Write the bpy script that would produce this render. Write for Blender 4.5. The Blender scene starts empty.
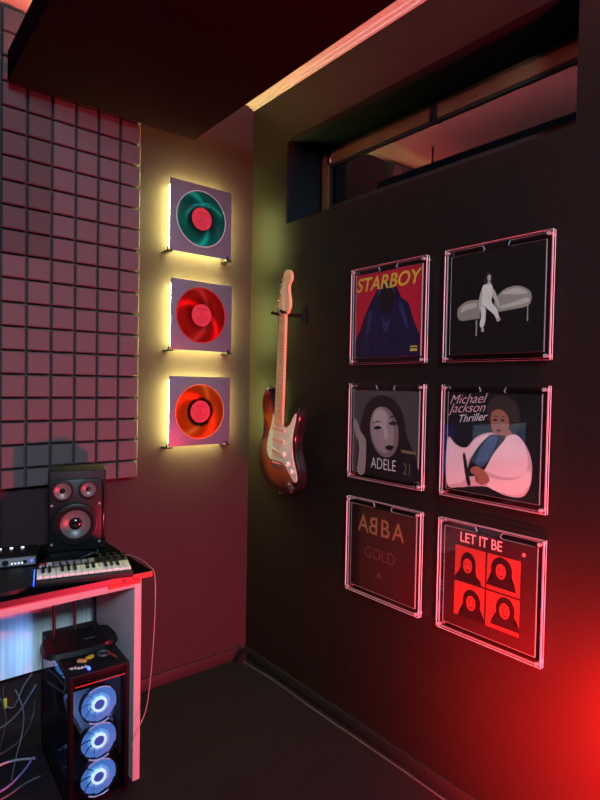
import bpy, bmesh, math, random
from mathutils import Vector, Matrix
random.seed(4)
D = bpy.data; SC = bpy.context.scene; C = SC.collection
R = math.radians; PI = math.pi

# ------------------------------------------------------------------ camera
cam = D.objects.new('camera', D.cameras.new('camera')); C.objects.link(cam)
YAW, PITCH, ROLL, FPX = 0.68807, -0.02601, 0.01835, 559.06
fw = Vector((math.sin(YAW)*math.cos(PITCH), math.cos(YAW)*math.cos(PITCH), math.sin(PITCH)))
rt = Vector((math.cos(YAW), -math.sin(YAW), 0)); up = rt.cross(fw)
rt2 = rt*math.cos(ROLL) + up*math.sin(ROLL); up2 = -rt*math.sin(ROLL) + up*math.cos(ROLL)
m4 = Matrix((rt2, up2, -fw)).transposed().to_4x4(); m4.translation = Vector((-1.5322, -2.2510, 1.3274))
cam.matrix_world = m4
cam.data.sensor_fit = 'HORIZONTAL'; cam.data.sensor_width = 36; cam.data.lens = FPX/600*36
cam.data.clip_start = 0.02
SC.camera = cam

# ------------------------------------------------------------------ world, light, exposure
w = D.worlds.new('world'); SC.world = w; w.use_nodes = True
w.node_tree.nodes['Background'].inputs[0].default_value = (0.02, 0.025, 0.035, 1)
w.node_tree.nodes['Background'].inputs[1].default_value = 0.3
SC.view_settings.view_transform = 'Standard'; SC.view_settings.look = 'None'
SC.view_settings.exposure = 0.0; SC.view_settings.gamma = 1; SC.view_settings.use_curve_mapping = False

def lamp(name, kind, loc, energy, color, size=0.1, look=None, size_y=None, spread=None):
    l = D.lights.new(name, kind); l.energy = energy; l.color = color
    if kind == 'AREA':
        l.size = size
        if size_y: l.shape = 'RECTANGLE'; l.size_y = size_y
        if spread: l.spread = spread
    else: l.shadow_soft_size = size
    o = D.objects.new(name, l); C.objects.link(o); o.location = loc
    if look is not None: o.rotation_euler = (Vector(look)-Vector(loc)).to_track_quat('-Z', 'Y').to_euler()
    return o
# cool room light near the ceiling behind the camera, red floor lamp beside the right wall
lamp('room_light', 'AREA', (-1.9, -3.7, 2.44), 100, (0.56, 0.85, 1.0), 0.5, (-0.4, -0.5, 1.4))
rl = lamp('red_spotlight', 'SPOT', (-0.49, -1.71, 0.33), 285, (1.0, 0.012, 0.006), 0.04, (0, -1.64, 0.34))
rl.data.spot_size = R(128); rl.data.spot_blend = 1.0
lamp('pink_floor_lamp', 'POINT', (-0.20, -2.35, 0.14), 320, (1.0, 0.032, 0.075), 0.08)

# ------------------------------------------------------------------ materials
def mat(name, color, rough=0.5, metal=0.0, emit=None, es=0.0, noise=0.0, nscale=40, bump=0.0, bscale=200, alpha=None, spec=0.5, coat=0.0, aniso=None):
    m = D.materials.new(name); m.use_nodes = True; nt = m.node_tree; b = nt.nodes['Principled BSDF']
    b.inputs['Base Color'].default_value = (*color, 1); b.inputs['Roughness'].default_value = rough
    b.inputs['Metallic'].default_value = metal; b.inputs['Specular IOR Level'].default_value = spec
    b.inputs['Coat Weight'].default_value = coat; b.inputs['Coat Roughness'].default_value = 0.08
    if emit: b.inputs['Emission Color'].default_value = (*emit, 1); b.inputs['Emission Strength'].default_value = es
    tc = nt.nodes.new('ShaderNodeTexCoord')
    n = nt.nodes.new('ShaderNodeTexNoise'); n.inputs['Scale'].default_value = nscale; n.inputs['Detail'].default_value = 4
    nt.links.new(tc.outputs['Object'], n.inputs['Vector'])
    if noise:
        mx = nt.nodes.new('ShaderNodeMix'); mx.data_type = 'RGBA'
        mx.inputs[6].default_value = (*[c*(1-noise) for c in color], 1); mx.inputs[7].default_value = (*[min(1, c*(1+noise)) for c in color], 1)
        nt.links.new(n.outputs['Fac'], mx.inputs[0]); nt.links.new(mx.outputs[2], b.inputs['Base Color'])
    if bump:
        n2 = nt.nodes.new('ShaderNodeTexNoise'); n2.inputs['Scale'].default_value = bscale; n2.inputs['Detail'].default_value = 3
        nt.links.new(tc.outputs['Object'], n2.inputs['Vector'])
        bp = nt.nodes.new('ShaderNodeBump'); bp.inputs['Strength'].default_value = bump; bp.inputs['Distance'].default_value = 0.004
        nt.links.new(n2.outputs['Fac'], bp.inputs['Height']); nt.links.new(bp.outputs[0], b.inputs['Normal'])
    if aniso:
        b.inputs['Anisotropic'].default_value = aniso
        t = nt.nodes.new('ShaderNodeTangent'); t.direction_type = 'RADIAL'; t.axis = 'Y'
        nt.links.new(t.outputs[0], b.inputs['Tangent'])
    return m

def clear_mat(name, tint=(1, 1, 1), f0=0.05, rough=0.0):
    """thin clear acrylic or pane: lets light straight through, mirrors a little"""
    m = D.materials.new(name); m.use_nodes = True; nt = m.node_tree; nt.nodes.clear()
    out = nt.nodes.new('ShaderNodeOutputMaterial'); mix = nt.nodes.new('ShaderNodeMixShader')
    tr = nt.nodes.new('ShaderNodeBsdfTransparent'); tr.inputs[0].default_value = (*tint, 1)
    gl = nt.nodes.new('ShaderNodeBsdfGlossy'); gl.inputs['Roughness'].default_value = rough
    lw = nt.nodes.new('ShaderNodeFresnel'); lw.inputs[0].default_value = 1.0 + 2*math.sqrt(f0)/(1-math.sqrt(f0))
    ge = nt.nodes.new('ShaderNodeNewGeometry'); sb = nt.nodes.new('ShaderNodeMath'); sb.operation = 'SUBTRACT'; sb.inputs[0].default_value = 1
    mu = nt.nodes.new('ShaderNodeMath'); mu.operation = 'MULTIPLY'
    nt.links.new(ge.outputs['Backfacing'], sb.inputs[1]); nt.links.new(lw.outputs[0], mu.inputs[0]); nt.links.new(sb.outputs[0], mu.inputs[1])
    nt.links.new(mu.outputs[0], mix.inputs[0]); nt.links.new(tr.outputs[0], mix.inputs[1]); nt.links.new(gl.outputs[0], mix.inputs[2])
    nt.links.new(mix.outputs[0], out.inputs[0]); return m

def frosted(name, color, amount=0.7):
    m = D.materials.new(name); m.use_nodes = True; nt = m.node_tree; nt.nodes.clear()
    out = nt.nodes.new('ShaderNodeOutputMaterial'); mix = nt.nodes.new('ShaderNodeMixShader'); mix2 = nt.nodes.new('ShaderNodeMixShader')
    tr = nt.nodes.new('ShaderNodeBsdfTransparent'); tl = nt.nodes.new('ShaderNodeBsdfTranslucent'); df = nt.nodes.new('ShaderNodeBsdfDiffuse')
    tl.inputs[0].default_value = (*color, 1); df.inputs[0].default_value = (*color, 1)
    mix2.inputs[0].default_value = 0.25; mix.inputs[0].default_value = amount
    nt.links.new(df.outputs[0], mix2.inputs[1]); nt.links.new(tl.outputs[0], mix2.inputs[2])
    nt.links.new(tr.outputs[0], mix.inputs[1]); nt.links.new(mix2.outputs[0], mix.inputs[2]); nt.links.new(mix.outputs[0], out.inputs[0])
    return m

M = {}
M['wall_left'] = mat('wall_paint_plum', (0.036, 0.018, 0.022), 0.75, spec=0.2, noise=0.08, nscale=3, bump=0.15, bscale=120)
M['wall_right'] = mat('wall_paint_black', (0.014, 0.0085, 0.0075), 0.5, spec=0.18, noise=0.08, nscale=3, bump=0.12, bscale=120)
M['ceiling'] = mat('ceiling_paint', (0.55, 0.50, 0.48), 0.8, noise=0.06, nscale=20, bump=0.3, bscale=60)
M['cloud'] = mat('dark_panel_fabric', (0.010, 0.004, 0.007), 0.9, noise=0.1, bump=0.2, bscale=300, spec=0.0)
M['floor'] = mat('dark_carpet', (0.012, 0.008, 0.011), 0.95, noise=0.5, nscale=260, bump=0.9, bscale=420, spec=0.2)
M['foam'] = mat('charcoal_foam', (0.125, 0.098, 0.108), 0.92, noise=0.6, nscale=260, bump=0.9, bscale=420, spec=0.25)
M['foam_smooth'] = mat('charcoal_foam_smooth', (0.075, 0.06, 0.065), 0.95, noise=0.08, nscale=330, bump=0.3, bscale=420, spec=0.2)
M['black'] = mat('black_plastic', (0.007, 0.007, 0.009), 0.38, bump=0.05, spec=0.25)
M['satin'] = mat('black_satin', (0.009, 0.009, 0.011), 0.5, bump=0.08, spec=0.22)
M['gloss'] = mat('gloss_black', (0.006, 0.006, 0.008), 0.12)
M['rubber'] = mat('black_rubber', (0.005, 0.005, 0.005), 0.7, spec=0.15)
M['cone'] = mat('grey_cone', (0.10, 0.095, 0.10), 0.35)
M['chrome'] = mat('chrome', (0.8, 0.8, 0.82), 0.16, 1.0)
M['white'] = mat('white_laminate', (0.34, 0.33, 0.36), 0.5, noise=0.03)
M['grain'] = None
M['key_white'] = mat('key_white', (0.75, 0.74, 0.76), 0.3)
M['grey'] = mat('grey_plastic', (0.22, 0.22, 0.24), 0.5)
M['lightgrey'] = mat('light_grey', (0.55, 0.55, 0.58), 0.45)
M['red_trim'] = mat('red_plastic', (0.45, 0.035, 0.015), 0.5)
M['desk_black'] = mat('desk_black', (0.004, 0.003, 0.004), 0.8, spec=0.0)
M['case_black'] = mat('case_black', (0.003, 0.002, 0.003), 0.5, spec=0.06)
M['red_lit_band'] = mat('black_band_red_lit', (0.035, 0.003, 0.005), 0.4)  # edge of the black desktop, with the red light on it put into the colour
M['string'] = mat('steel_string', (0.35, 0.34, 0.33), 0.45, 1.0)
M['maple'] = mat('maple', (0.80, 0.50, 0.26), 0.32, noise=0.12, nscale=30, coat=0.5)
M['cream'] = mat('pickguard_cream', (0.78, 0.72, 0.60), 0.28)
M['pickup'] = mat('pickup_pink_cream', (0.75, 0.50, 0.40), 0.35)
M['wood'] = mat('brown_wood', (0.16, 0.065, 0.03), 0.45, noise=0.35, nscale=14)
M['gasket'] = mat('gasket', (0.008, 0.008, 0.008), 0.7)
M['niche'] = mat('niche_paint', (0.010, 0.013, 0.017), 0.7, spec=0.1, bump=0.1)
M['acrylic'] = clear_mat('clear_acrylic', (0.97, 0.97, 0.97), 0.03)
M['pane'] = clear_mat('window_pane', (0.5, 0.52, 0.55), 0.14)
M['case_glass'] = clear_mat('smoked_case_glass', (0.75, 0.8, 0.9), 0.04)
M['edge'] = frosted('polished_edge', (0.85, 0.82, 0.86), 0.97)
M['blue_led'] = mat('blue_led', (0.05, 0.1, 0.9), 0.4, emit=(0.02, 0.08, 1.0), es=6)
M['white_led'] = mat('white_led', (0.9, 0.9, 0.9), 0.4, emit=(0.8, 0.9, 1.0), es=1.2)
M['fan_blade'] = mat('lit_fan_blade', (0.02, 0.05, 0.12), 0.5, emit=(0.07, 0.27, 0.66), es=0.85)
M['fan_glow'] = mat('lit_fan_ring', (0.7, 0.9, 1.0), 0.5, emit=(0.42, 0.80, 0.95), es=1.3)
M['fan_mid'] = mat('lit_fan_blade_root', (0.04, 0.08, 0.15), 0.5, emit=(0.17, 0.45, 0.82), es=1.0)
M['fan_hub'] = mat('lit_fan_hub', (0.03, 0.08, 0.25), 0.5, emit=(0.02, 0.09, 0.38), es=0.7)
M['fan_arc'] = mat('lit_fan_arc', (0.4, 0.5, 0.6), 0.5, emit=(0.25, 0.45, 0.65), es=0.5)
M['led_yellow'] = mat('yellow_led_strip', (1, 0.95, 0.6), 0.5, emit=(0.88, 1.0, 0.27), es=92)
M['led_pink'] = mat('pink_led_strip', (1, 0.5, 0.5), 0.5, emit=(1.0, 0.20, 0.22), es=30)
M['led_red'] = mat('red_led_strip', (1, 0.3, 0.3), 0.5, emit=(1.0, 0.12, 0.10), es=50)
M['led_warm'] = mat('warm_led_strip', (1, 0.9, 0.6), 0.5, emit=(1.0, 0.72, 0.34), es=6)
M['yellow'] = mat('yellow_plastic', (0.8, 0.5, 0.03), 0.5)
M['copper'] = mat('copper_orange', (0.75, 0.32, 0.12), 0.4)
M['cable_black'] = mat('cable_black', (0.02, 0.02, 0.022), 0.5)
M['cable_grey'] = mat('cable_grey', (0.07, 0.07, 0.08), 0.45)
M['cable_white'] = mat('cable_white', (0.35, 0.35, 0.38), 0.4)
M['cable_pink'] = mat('cable_clear', (0.32, 0.2, 0.22), 0.35)
M['skirting'] = mat('skirting_paint', (0.022, 0.016, 0.018), 0.5, spec=0.3)
M['skirting_left'] = mat('skirting_paint_plum', (0.026, 0.012, 0.016), 0.6)

def flat(name, c, rough=0.5, spec=0.4): return mat(name, c, rough, spec=spec)
# back panel of the desk: pale board with fine upright grain
def grain_mat():
    m = mat('pale_grain_board', (0.62, 0.66, 0.68), 0.5); nt = m.node_tree; b = nt.nodes['Principled BSDF']
    tc = nt.nodes.new('ShaderNodeTexCoord'); mp = nt.nodes.new('ShaderNodeMapping'); mp.inputs['Scale'].default_value = (90, 1, 2)
    n = nt.nodes.new('ShaderNodeTexNoise'); n.inputs['Scale'].default_value = 1.0; n.inputs['Detail'].default_value = 5
    cr = nt.nodes.new('ShaderNodeValToRGB'); cr.color_ramp.elements[0].position = 0.3; cr.color_ramp.elements[1].position = 0.7
    cr.color_ramp.elements[0].color = (0.60, 0.66, 0.68, 1); cr.color_ramp.elements[1].color = (0.88, 0.90, 0.92, 1)
    nt.links.new(tc.outputs['Object'], mp.inputs[0]); nt.links.new(mp.outputs[0], n.inputs['Vector'])
    nt.links.new(n.outputs['Fac'], cr.inputs[0]); nt.links.new(cr.outputs[0], b.inputs['Base Color']); return m
M['grain'] = grain_mat()
# lamp panel face: brushed violet grey
M['panel_face'] = mat('violet_grey_panel', (0.13, 0.16, 0.22), 0.42, 0.25, noise=0.12, nscale=9)
def vinyl_mat(name, inner, outer, a=.050, c=.085):
    m = mat(name, outer, 0.30, 0.85, aniso=0.92); nt = m.node_tree; b = nt.nodes['Principled BSDF']
    tc = nt.nodes.new('ShaderNodeTexCoord'); gr = nt.nodes.new('ShaderNodeVectorMath'); gr.operation = 'LENGTH'
    cr = nt.nodes.new('ShaderNodeValToRGB'); cr.color_ramp.elements[0].position = a; cr.color_ramp.elements[0].color = (*inner, 1)
    cr.color_ramp.elements[1].position = c; cr.color_ramp.elements[1].color = (*outer, 1)
    nt.links.new(tc.outputs['Object'], gr.inputs[0]); nt.links.new(gr.outputs['Value'], cr.inputs[0]); nt.links.new(cr.outputs[0], b.inputs['Base Color'])
    return m
def burst_mat():
    m = mat('sunburst_lacquer', (0.5, 0.2, 0.05), 0.18, coat=0.8); nt = m.node_tree; b = nt.nodes['Principled BSDF']
    a = nt.nodes.new('ShaderNodeVertexColor'); a.layer_name = 'burst'; nt.links.new(a.outputs[0], b.inputs['Base Color']); return m
M['burst'] = burst_mat()

# ------------------------------------------------------------------ helpers
def new_bm(): return bmesh.new()
def bx(bm, c, s, mi=0, bev=0.0, seg=2, rot=None):
    """box centre c, size s"""
    r = bmesh.ops.create_cube(bm, size=1.0); vs = r['verts']
    for v in vs: v.co = Vector((v.co.x*s[0], v.co.y*s[1], v.co.z*s[2]))
    fs = set(f for v in vs for f in v.link_faces)
    if bev:
        es = list(set(e for v in vs for e in v.link_edges))
        rr = bmesh.ops.bevel(bm, geom=es, offset=bev, segments=seg, affect='EDGES', profile=0.5)
        fs = set(f for f in fs if f.is_valid) | set(rr['faces']); vs = list(set(v for f in fs for v in f.verts))
    for v in vs:
        co = v.co.copy()
        if rot: co = rot @ co
        v.co = co + Vector(c)
    for f in fs: f.material_index = mi
    return fs
def box2(bm, a, b, mi=0, bev=0.0, seg=2): return bx(bm, [(p+q)/2 for p, q in zip(a, b)], [abs(q-p) for p, q in zip(a, b)], mi, bev, seg)
def cyl(bm, p0, p1, r0, r1=None, n=24, mi=0, caps=True):
    p0 = Vector(p0); p1 = Vector(p1); r1 = r0 if r1 is None else r1
    d = p1-p0; q = d.to_track_quat('Z', 'Y').to_matrix()
    A = [bm.verts.new(p0 + q @ Vector((r0*math.cos(2*PI*i/n), r0*math.sin(2*PI*i/n), 0))) for i in range(n)]
    B = [bm.verts.new(p1 + q @ Vector((r1*math.cos(2*PI*i/n), r1*math.sin(2*PI*i/n), 0))) for i in range(n)]
    for i in range(n):
        f = bm.faces.new((A[i], A[(i+1) % n], B[(i+1) % n], B[i])); f.material_index = mi; f.smooth = True
    if caps:
        f = bm.faces.new(A[::-1]); f.material_index = mi; f = bm.faces.new(B); f.material_index = mi
def lathe(bm, prof, origin=(0, 0, 0), axis=(0, -1, 0), n=40, mi=0, mis=None):
    """prof: list of (radius, height along axis)"""
    q = Vector(axis).to_track_quat('Z', 'Y').to_matrix(); o = Vector(origin); rings = []
    for r, h in prof:
        if r < 1e-6: rings.append([bm.verts.new(o + q @ Vector((0, 0, h)))])
        else: rings.append([bm.verts.new(o + q @ Vector((r*math.cos(2*PI*i/n), r*math.sin(2*PI*i/n), h))) for i in range(n)])
    for k in range(len(rings)-1):
        a, b = rings[k], rings[k+1]; m_ = mis[k] if mis else mi
        for i in range(n):
            j = (i+1) % n
            if len(a) == 1 and len(b) == 1: continue
            if len(a) == 1: f = bm.faces.new((a[0], b[j], b[i]))
            elif len(b) == 1: f = bm.faces.new((a[i], a[j], b[0]))
            else: f = bm.faces.new((a[i], a[j], b[j], b[i]))
            f.material_index = m_; f.smooth = True
def smooth_loop(pts, k=4, closed=True):
    out = []; n = len(pts)
    for i in range(n if closed else n-1):
        p0, p1, p2, p3 = (pts[(i-1) % n], pts[i], pts[(i+1) % n], pts[(i+2) % n]) if closed else (pts[max(i-1, 0)], pts[i], pts[i+1], pts[min(i+2, n-1)])
        for s in range(k):
            t = s/k
            out.append(tuple(0.5*((2*b) + (-a+c)*t + (2*a-5*b+4*c-d)*t*t + (-a+3*b-3*c+d)*t**3) for a, b, c, d in zip(p0, p1, p2, p3)))
    if not closed: out.append(tuple(pts[-1]))
    return out
def prism(bm, pts, fn, d0, d1, mi=0, side=None):
    """extrude a 2d outline; fn(u, v, depth) -> xyz"""
    A = [bm.verts.new(fn(u, v, d0)) for u, v in pts]; B = [bm.verts.new(fn(u, v, d1)) for u, v in pts]; n = len(pts)
    f = bm.faces.new(A); f.material_index = mi; f = bm.faces.new(B[::-1]); f.material_index = mi
    for i in range(n):
        f = bm.faces.new((A[i], B[i], B[(i+1) % n], A[(i+1) % n])); f.material_index = mi if side is None else side
def tube(bm, pts, r, n=8, mi=0):
    pts = [Vector(p) for p in pts]; rings = []
    for i, p in enumerate(pts):
        d = (pts[min(i+1, len(pts)-1)] - pts[max(i-1, 0)]).normalized(); q = d.to_track_quat('Z', 'Y').to_matrix()
        rings.append([bm.verts.new(p + q @ Vector((r*math.cos(2*PI*k/n), r*math.sin(2*PI*k/n), 0))) for k in range(n)])
    for a, b in zip(rings, rings[1:]):
        # match ring starts to avoid twisting
        s = min(range(n), key=lambda s: (a[0].co-b[s].co).length); b[:] = b[s:]+b[:s]
        for k in range(n):
            f = bm.faces.new((a[k], a[(k+1) % n], b[(k+1) % n], b[k])); f.material_index = mi; f.smooth = True
    f = bm.faces.new(rings[0][::-1]); f.material_index = mi; f = bm.faces.new(rings[-1]); f.material_index = mi
def obj(name, bm, mats, parent=None, loc=None, rotz=None, **props):
    bmesh.ops.recalc_face_normals(bm, faces=bm.faces[:])
    me = D.meshes.new(name); bm.to_mesh(me); bm.free(); me.set_sharp_from_angle(angle=R(35))
    for m in (mats if isinstance(mats, (list, tuple)) else [mats]): me.materials.append(m if not isinstance(m, str) else M[m])
    o = D.objects.new(name, me); C.objects.link(o)
    if parent: o.parent = parent
    if loc: o.location = loc
    if rotz is not None: o.rotation_euler = (0, 0, rotz)
    for k, v in props.items(): o[k] = v
    return o
def thing(name, label, cat, loc=(0, 0, 0), rotz=0, group=None, rot=None):
    o = D.objects.new(name, None); C.objects.link(o); o.empty_display_size = 0.05
    o.location = loc; o.rotation_euler = rot or (0, 0, rotz); o['label'] = label; o['category'] = cat
    if group: o['group'] = group
    return o
def tag(o, label, cat, group=None):
    o['label'] = label; o['category'] = cat
    if group: o['group'] = group
    return o
def struct(name, bm, m): o = obj(name, bm, m); o['kind'] = 'structure'; return o
def text_into(bm, body, size, fn, shear=0, offset=0, align='CENTER', mi=0, xs=1.0, space=1.0):
    cu = D.curves.new('t', 'FONT'); cu.body = body; cu.size = size; cu.shear = shear; cu.offset = offset; cu.align_x = align; cu.space_character = space
    o = D.objects.new('t', cu); C.objects.link(o); dg = bpy.context.evaluated_depsgraph_get(); dg.update()
    me = D.meshes.new_from_object(o.evaluated_get(dg)); t = bmesh.new(); t.from_mesh(me)
    vm = {v: bm.verts.new(fn(v.co.x*xs, v.co.y)) for v in t.verts}
    for f in t.faces:
        try: nf = bm.faces.new([vm[v] for v in f.verts]); nf.material_index = mi
        except ValueError: pass
    t.free(); D.objects.remove(o); D.meshes.remove(me); D.curves.remove(cu)

# ================================================================== ROOM
XL, YB, H = -3.3, -4.3, 2.65
b = new_bm(); box2(b, (XL-.1, YB-.1, -.1), (0.1, 0.1, 0)); struct('floor', b, 'floor')
b = new_bm(); box2(b, (XL-.1, YB-.1, H), (0.35, 0.1, H+.1)); struct('ceiling', b, 'ceiling')
b = new_bm(); box2(b, (XL-.1, 0, 0), (0.0, 0.1, H)); struct('wall_back', b, 'wall_left')
b = new_bm(); box2(b, (XL-.1, YB, 0), (XL, 0, H)); struct('wall_left', b, 'wall_right')
b = new_bm(); box2(b, (XL-.1, YB-.1, 0), (0.1, YB, H)); struct('wall_front', b, 'wall_right')
# right wall with a deep opening for the window
WY0, WY1, WZ0, WZ1, WD = -1.536, -0.268, 2.045, 2.412, 0.235
b = new_bm()
for a_, c_ in [((0, YB, 0), (WD+.06, 0.1, WZ0)), ((0, YB, WZ1), (WD+.06, 0.1, H)), ((0, WY1, WZ0), (WD+.06, 0.1, WZ1)), ((0, YB, WZ0), (.155, WY0, WZ1)), ((.155, YB, WZ0), (WD+.06, WY0-.32, WZ1))]: box2(b, a_, c_)
struct('wall_right', b, 'wall_right')
b = new_bm(); t_ = 0.002    # painted reveals of the opening
box2(b, (0.004, WY0, WZ0), (WD, WY1, WZ0+t_)); box2(b, (0.004, WY0, WZ1-t_), (WD, WY1, WZ1))
box2(b, (0.004, WY1-t_, WZ0+t_), (WD, WY1, WZ1-t_)); box2(b, (0.004, WY0, WZ0+t_), (.155, WY0+t_, WZ1-t_))
struct('trim_1', b, 'niche')
# baseboards
b = new_bm(); box2(b, (XL, -.012, 0), (-.014, 0, .055), bev=.003); struct('baseboard_back', b, 'skirting_left')
b = new_bm(); box2(b, (-.014, YB, 0), (0, 0, .05), bev=.003); struct('baseboard_right', b, 'skirting')

# window in the opening
win = D.objects.new('window_1', None); C.objects.link(win); win['kind'] = 'structure'; WYC = (WY0-.31+WY1)/2; win.location = (0.2, WYC, WZ0)
wy = (WY1-WY0+.31)/2-.003; wh = WZ1-WZ0-.005
def lb(bm, a, c, **k): box2(bm, a, c, **k)
b = new_bm(); fr = .045
for a_, c_ in [((0, -wy, .003), (.035, wy, fr)), ((0, -wy, wh-fr), (.035, wy, wh)), ((0, wy-fr, fr), (.035, wy, wh-fr)), ((0, -wy, fr), (.035, -wy+fr, wh-fr))]: lb(b, a_, c_, bev=.004)
obj('window_frame', b, 'wood', win)
b = new_bm(); s0 = fr-.012; s1 = s0+.05
for a_, c_ in [((-.028, -wy+s0, s0), (-.002, wy-s0, s1)), ((-.028, -wy+s0, wh-s1), (-.002, wy-s0, wh-s0)), ((-.028, wy-s1, s1), (-.002, wy-s0, wh-s1)), ((-.028, -wy+s0, s1), (-.002, -wy+s1, wh-s1))]: lb(b, a_, c_, bev=.004)
obj('sash', b, 'wood', win)
b = new_bm()
for a_, c_ in [((-.024, -wy+s1, s1), (-.008, wy-s1, s1+.012)), ((-.024, -wy+s1, wh-s1-.012), (-.008, wy-s1, wh-s1)), ((-.024, wy-s1-.012, s1+.012), (-.008, wy-s1, wh-s1-.012)), ((-.024, -wy+s1, s1+.012), (-.008, -wy+s1+.012, wh-s1-.012))]: lb(b, a_, c_)
obj('gasket', b, 'gasket', win)
b = new_bm(); lb(b, (-.018, -wy+s1+.002, s1+.002), (-.012, wy-s1-.002, wh-s1-.002)); obj('window_pane', b, 'pane', win)
b = new_bm(); yl = -0.93-WYC; lb(b, (-.036, yl-.014, wh-s1-.008), (-.028, yl+.014, wh-s0+.012), bev=.002); lb(b, (-.05, yl-.007, wh-s1-.004), (-.036, yl+.007, wh-s1+.014), bev=.002)
obj('window_latch', b, 'black', win)
b = new_bm(); y2 = -0.36-WYC; lb(b, (-.036, y2-.01, wh-s1), (-.028, y2+.01, wh-s0+.006), bev=.002); obj('window_hinge', b, 'chrome', win)

# dropped ceiling panel with light strips on its upper edge
cl = thing('ceiling_cloud', 'large dark dropped ceiling panel with light glowing along its upper edges', 'ceiling panel', (-.745, -1.1, 2.35), R(-.6))
cw, cd = .355, .99
b = new_bm(); box2(b, (-cw, -.85, 0), (cw, cd, .10), bev=.003); obj('panel', b, 'cloud', cl)
b = new_bm(); box2(b, (cw-.05, -.8, .10), (cw-.03, cd-.105, .112)); obj('light_strip', b, 'led_pink', cl, label='pink light strip along the right edge')
b = new_bm(); box2(b, (cw-.05, cd-.10, .10), (cw-.03, cd-.03, .112)); obj('light_strip', b, 'led_warm', cl, label='warm yellow light strip at the corner')
b = new_bm(); box2(b, (-cw+.03, -.8, .10), (-cw+.05, cd-.03, .112)); obj('light_strip', b, 'led_warm', cl, label='warm yellow light strip along the left edge')
b = new_bm(); box2(b, (-cw+.06, cd-.05, .10), (cw-.06, cd-.03, .112)); obj('light_strip', b, 'led_red', cl, label='red light strip along the wall edge')
for sx in (-.25, .12):
    for sy in (-.7, .8):
        b = new_bm(); cyl(b, (sx, sy, .10), (sx, sy, .30), .006, n=10); obj('hanging_rod', b, 'black', cl)
# plaster profile where ceiling and right wall meet
b = new_bm(); box2(b, (-.028, -2.2, H-.008), (-.001, -.002, H-.0005)); box2(b, (-.012, -2.2, H-.016), (-.001, -.002, H-.008)); struct('trim_2', b, 'ceiling')

# ================================================================== FOAM TILES
def foam(name, x1, cols, z0, z1s, smooth, label):
    """x1 = right edge; cols squares leftwards of pitch .0854; z1s = list of (z_lo,z_hi) rows from z0"""
    px = .0854; t = D.objects.new
    b = new_bm(); zlo = z1s[0][0]; zhi = z1s[-1][1]; W = cols*px
    box2(b, (x1-W, -.022, zlo), (x1-.0004, -.0005, zhi-.0004))
    g = .0045
    for (za, zb) in z1s:
        for k in range(cols):
            xa = x1-(k+1)*px+g; xb = x1-k*px-g
            if k == 0 and abs(x1+.584) < 1e-6: xb = x1-.001
            cx, cz = (xa+xb)/2, (za+zb)/2; hx, hz = (xb-xa)/2, (zb-za)/2-g; e = .004
            lo = [b.verts.new((cx+sx*(hx+.001), -.022, cz+sz*(hz+.001))) for sx, sz in ((-1, -1), (1, -1), (1, 1), (-1, 1))]
            mid = [b.verts.new((cx+sx*hx, -.046, cz+sz*hz)) for sx, sz in ((-1, -1), (1, -1), (1, 1), (-1, 1))]
            hi = [b.verts.new((cx+sx*(hx-e), -.050, cz+sz*(hz-e))) for sx, sz in ((-1, -1), (1, -1), (1, 1), (-1, 1))]
            b.faces.new(hi)
            for A, B in ((lo, mid), (mid, hi)):
                for i in range(4): b.faces.new((A[i], A[(i+1) % 4], B[(i+1) % 4], B[i]))
    return tag(obj('acoustic_foam_tile', b, 'foam_smooth' if smooth else 'foam'), label, 'foam tile', 'charcoal foam tiles on the wall')
pz = .0857; base = 1.0065
rowsets = [[(.933, base)]+[(base+pz*k, base+pz*(k+1)) for k in range(3)], [(base+pz*k, base+pz*(k+1)) for k in range(3, 9)],
           [(base+pz*k, base+pz*(k+1)) for k in range(9, 15)], [(base+pz*k, min(base+pz*(k+1), H-.001)) for k in range(15, 20)]]
rowsets[3] = [(a_, c_) for a_, c_ in rowsets[3] if c_-a_ > .02]
wR = ['lowest right grid of foam squares, just behind the studio speaker', 'second from bottom right grid of foam squares, beside the lower lit records',
      'third from bottom right grid of foam squares, redder, beside the green record', 'top right grid of foam squares, mostly hidden behind the dropped ceiling panel']
wL = ['lowest left grid of foam squares, in shadow above the monitor at the left edge', 'second from bottom left grid of foam squares at the left edge, speckled',
      'third from bottom left grid of foam squares, smoother and duller than the ones around it', 'top left grid of foam squares reaching the ceiling at the left edge']
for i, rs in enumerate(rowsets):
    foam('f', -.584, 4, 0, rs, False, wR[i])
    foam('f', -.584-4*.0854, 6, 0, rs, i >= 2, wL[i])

# ================================================================== LIT RECORD PANELS (back wall)
PS = .305
def record_panel(x, z, label):
    t = thing('lit_display_panel', label, 'wall light', (x, 0, z), 0, 'square backlit panels with records')
    h = PS/2
    b = new_bm(); box2(b, (-h, -.052, -h), (h, -.046, h), bev=.0012); obj('face_panel', b, 'panel_face', t)
    b = new_bm(); k = h-.035; box2(b, (-k, -.040, -k), (k, 0, k)); obj('back_box', b, 'satin', t)
    b = new_bm(); k2 = h-.0165; s_ = .009
    for a_, c_ in [((-k2, -.044, k2-s_), (k2, -.010, k2)), ((-k2, -.044, -k2), (k2, -.010, -k2+s_)), ((-k2, -.044, -k2+s_), (-k2+s_, -.010, k2-s_)), ((k2-s_, -.044, -k2+s_), (k2, -.010, k2-s_))]: box2(b, a_, c_)
    obj('light_strip', b, 'led_yellow', t)
    for sx in (-1, 1):
        b = new_bm(); xx = sx*(h-.012)-(.012 if sx < 0 else 0)
        box2(b, (xx-.012, -.058, -h-.008), (xx+.014, 0, -h-.001), bev=.002); box2(b, (xx-.012, -.058, -h-.004), (xx-.006 if sx < 0 else xx-.004, -.050, -h+.012), bev=.002)
        obj('bracket', b, 'black', t)
    return t
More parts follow.
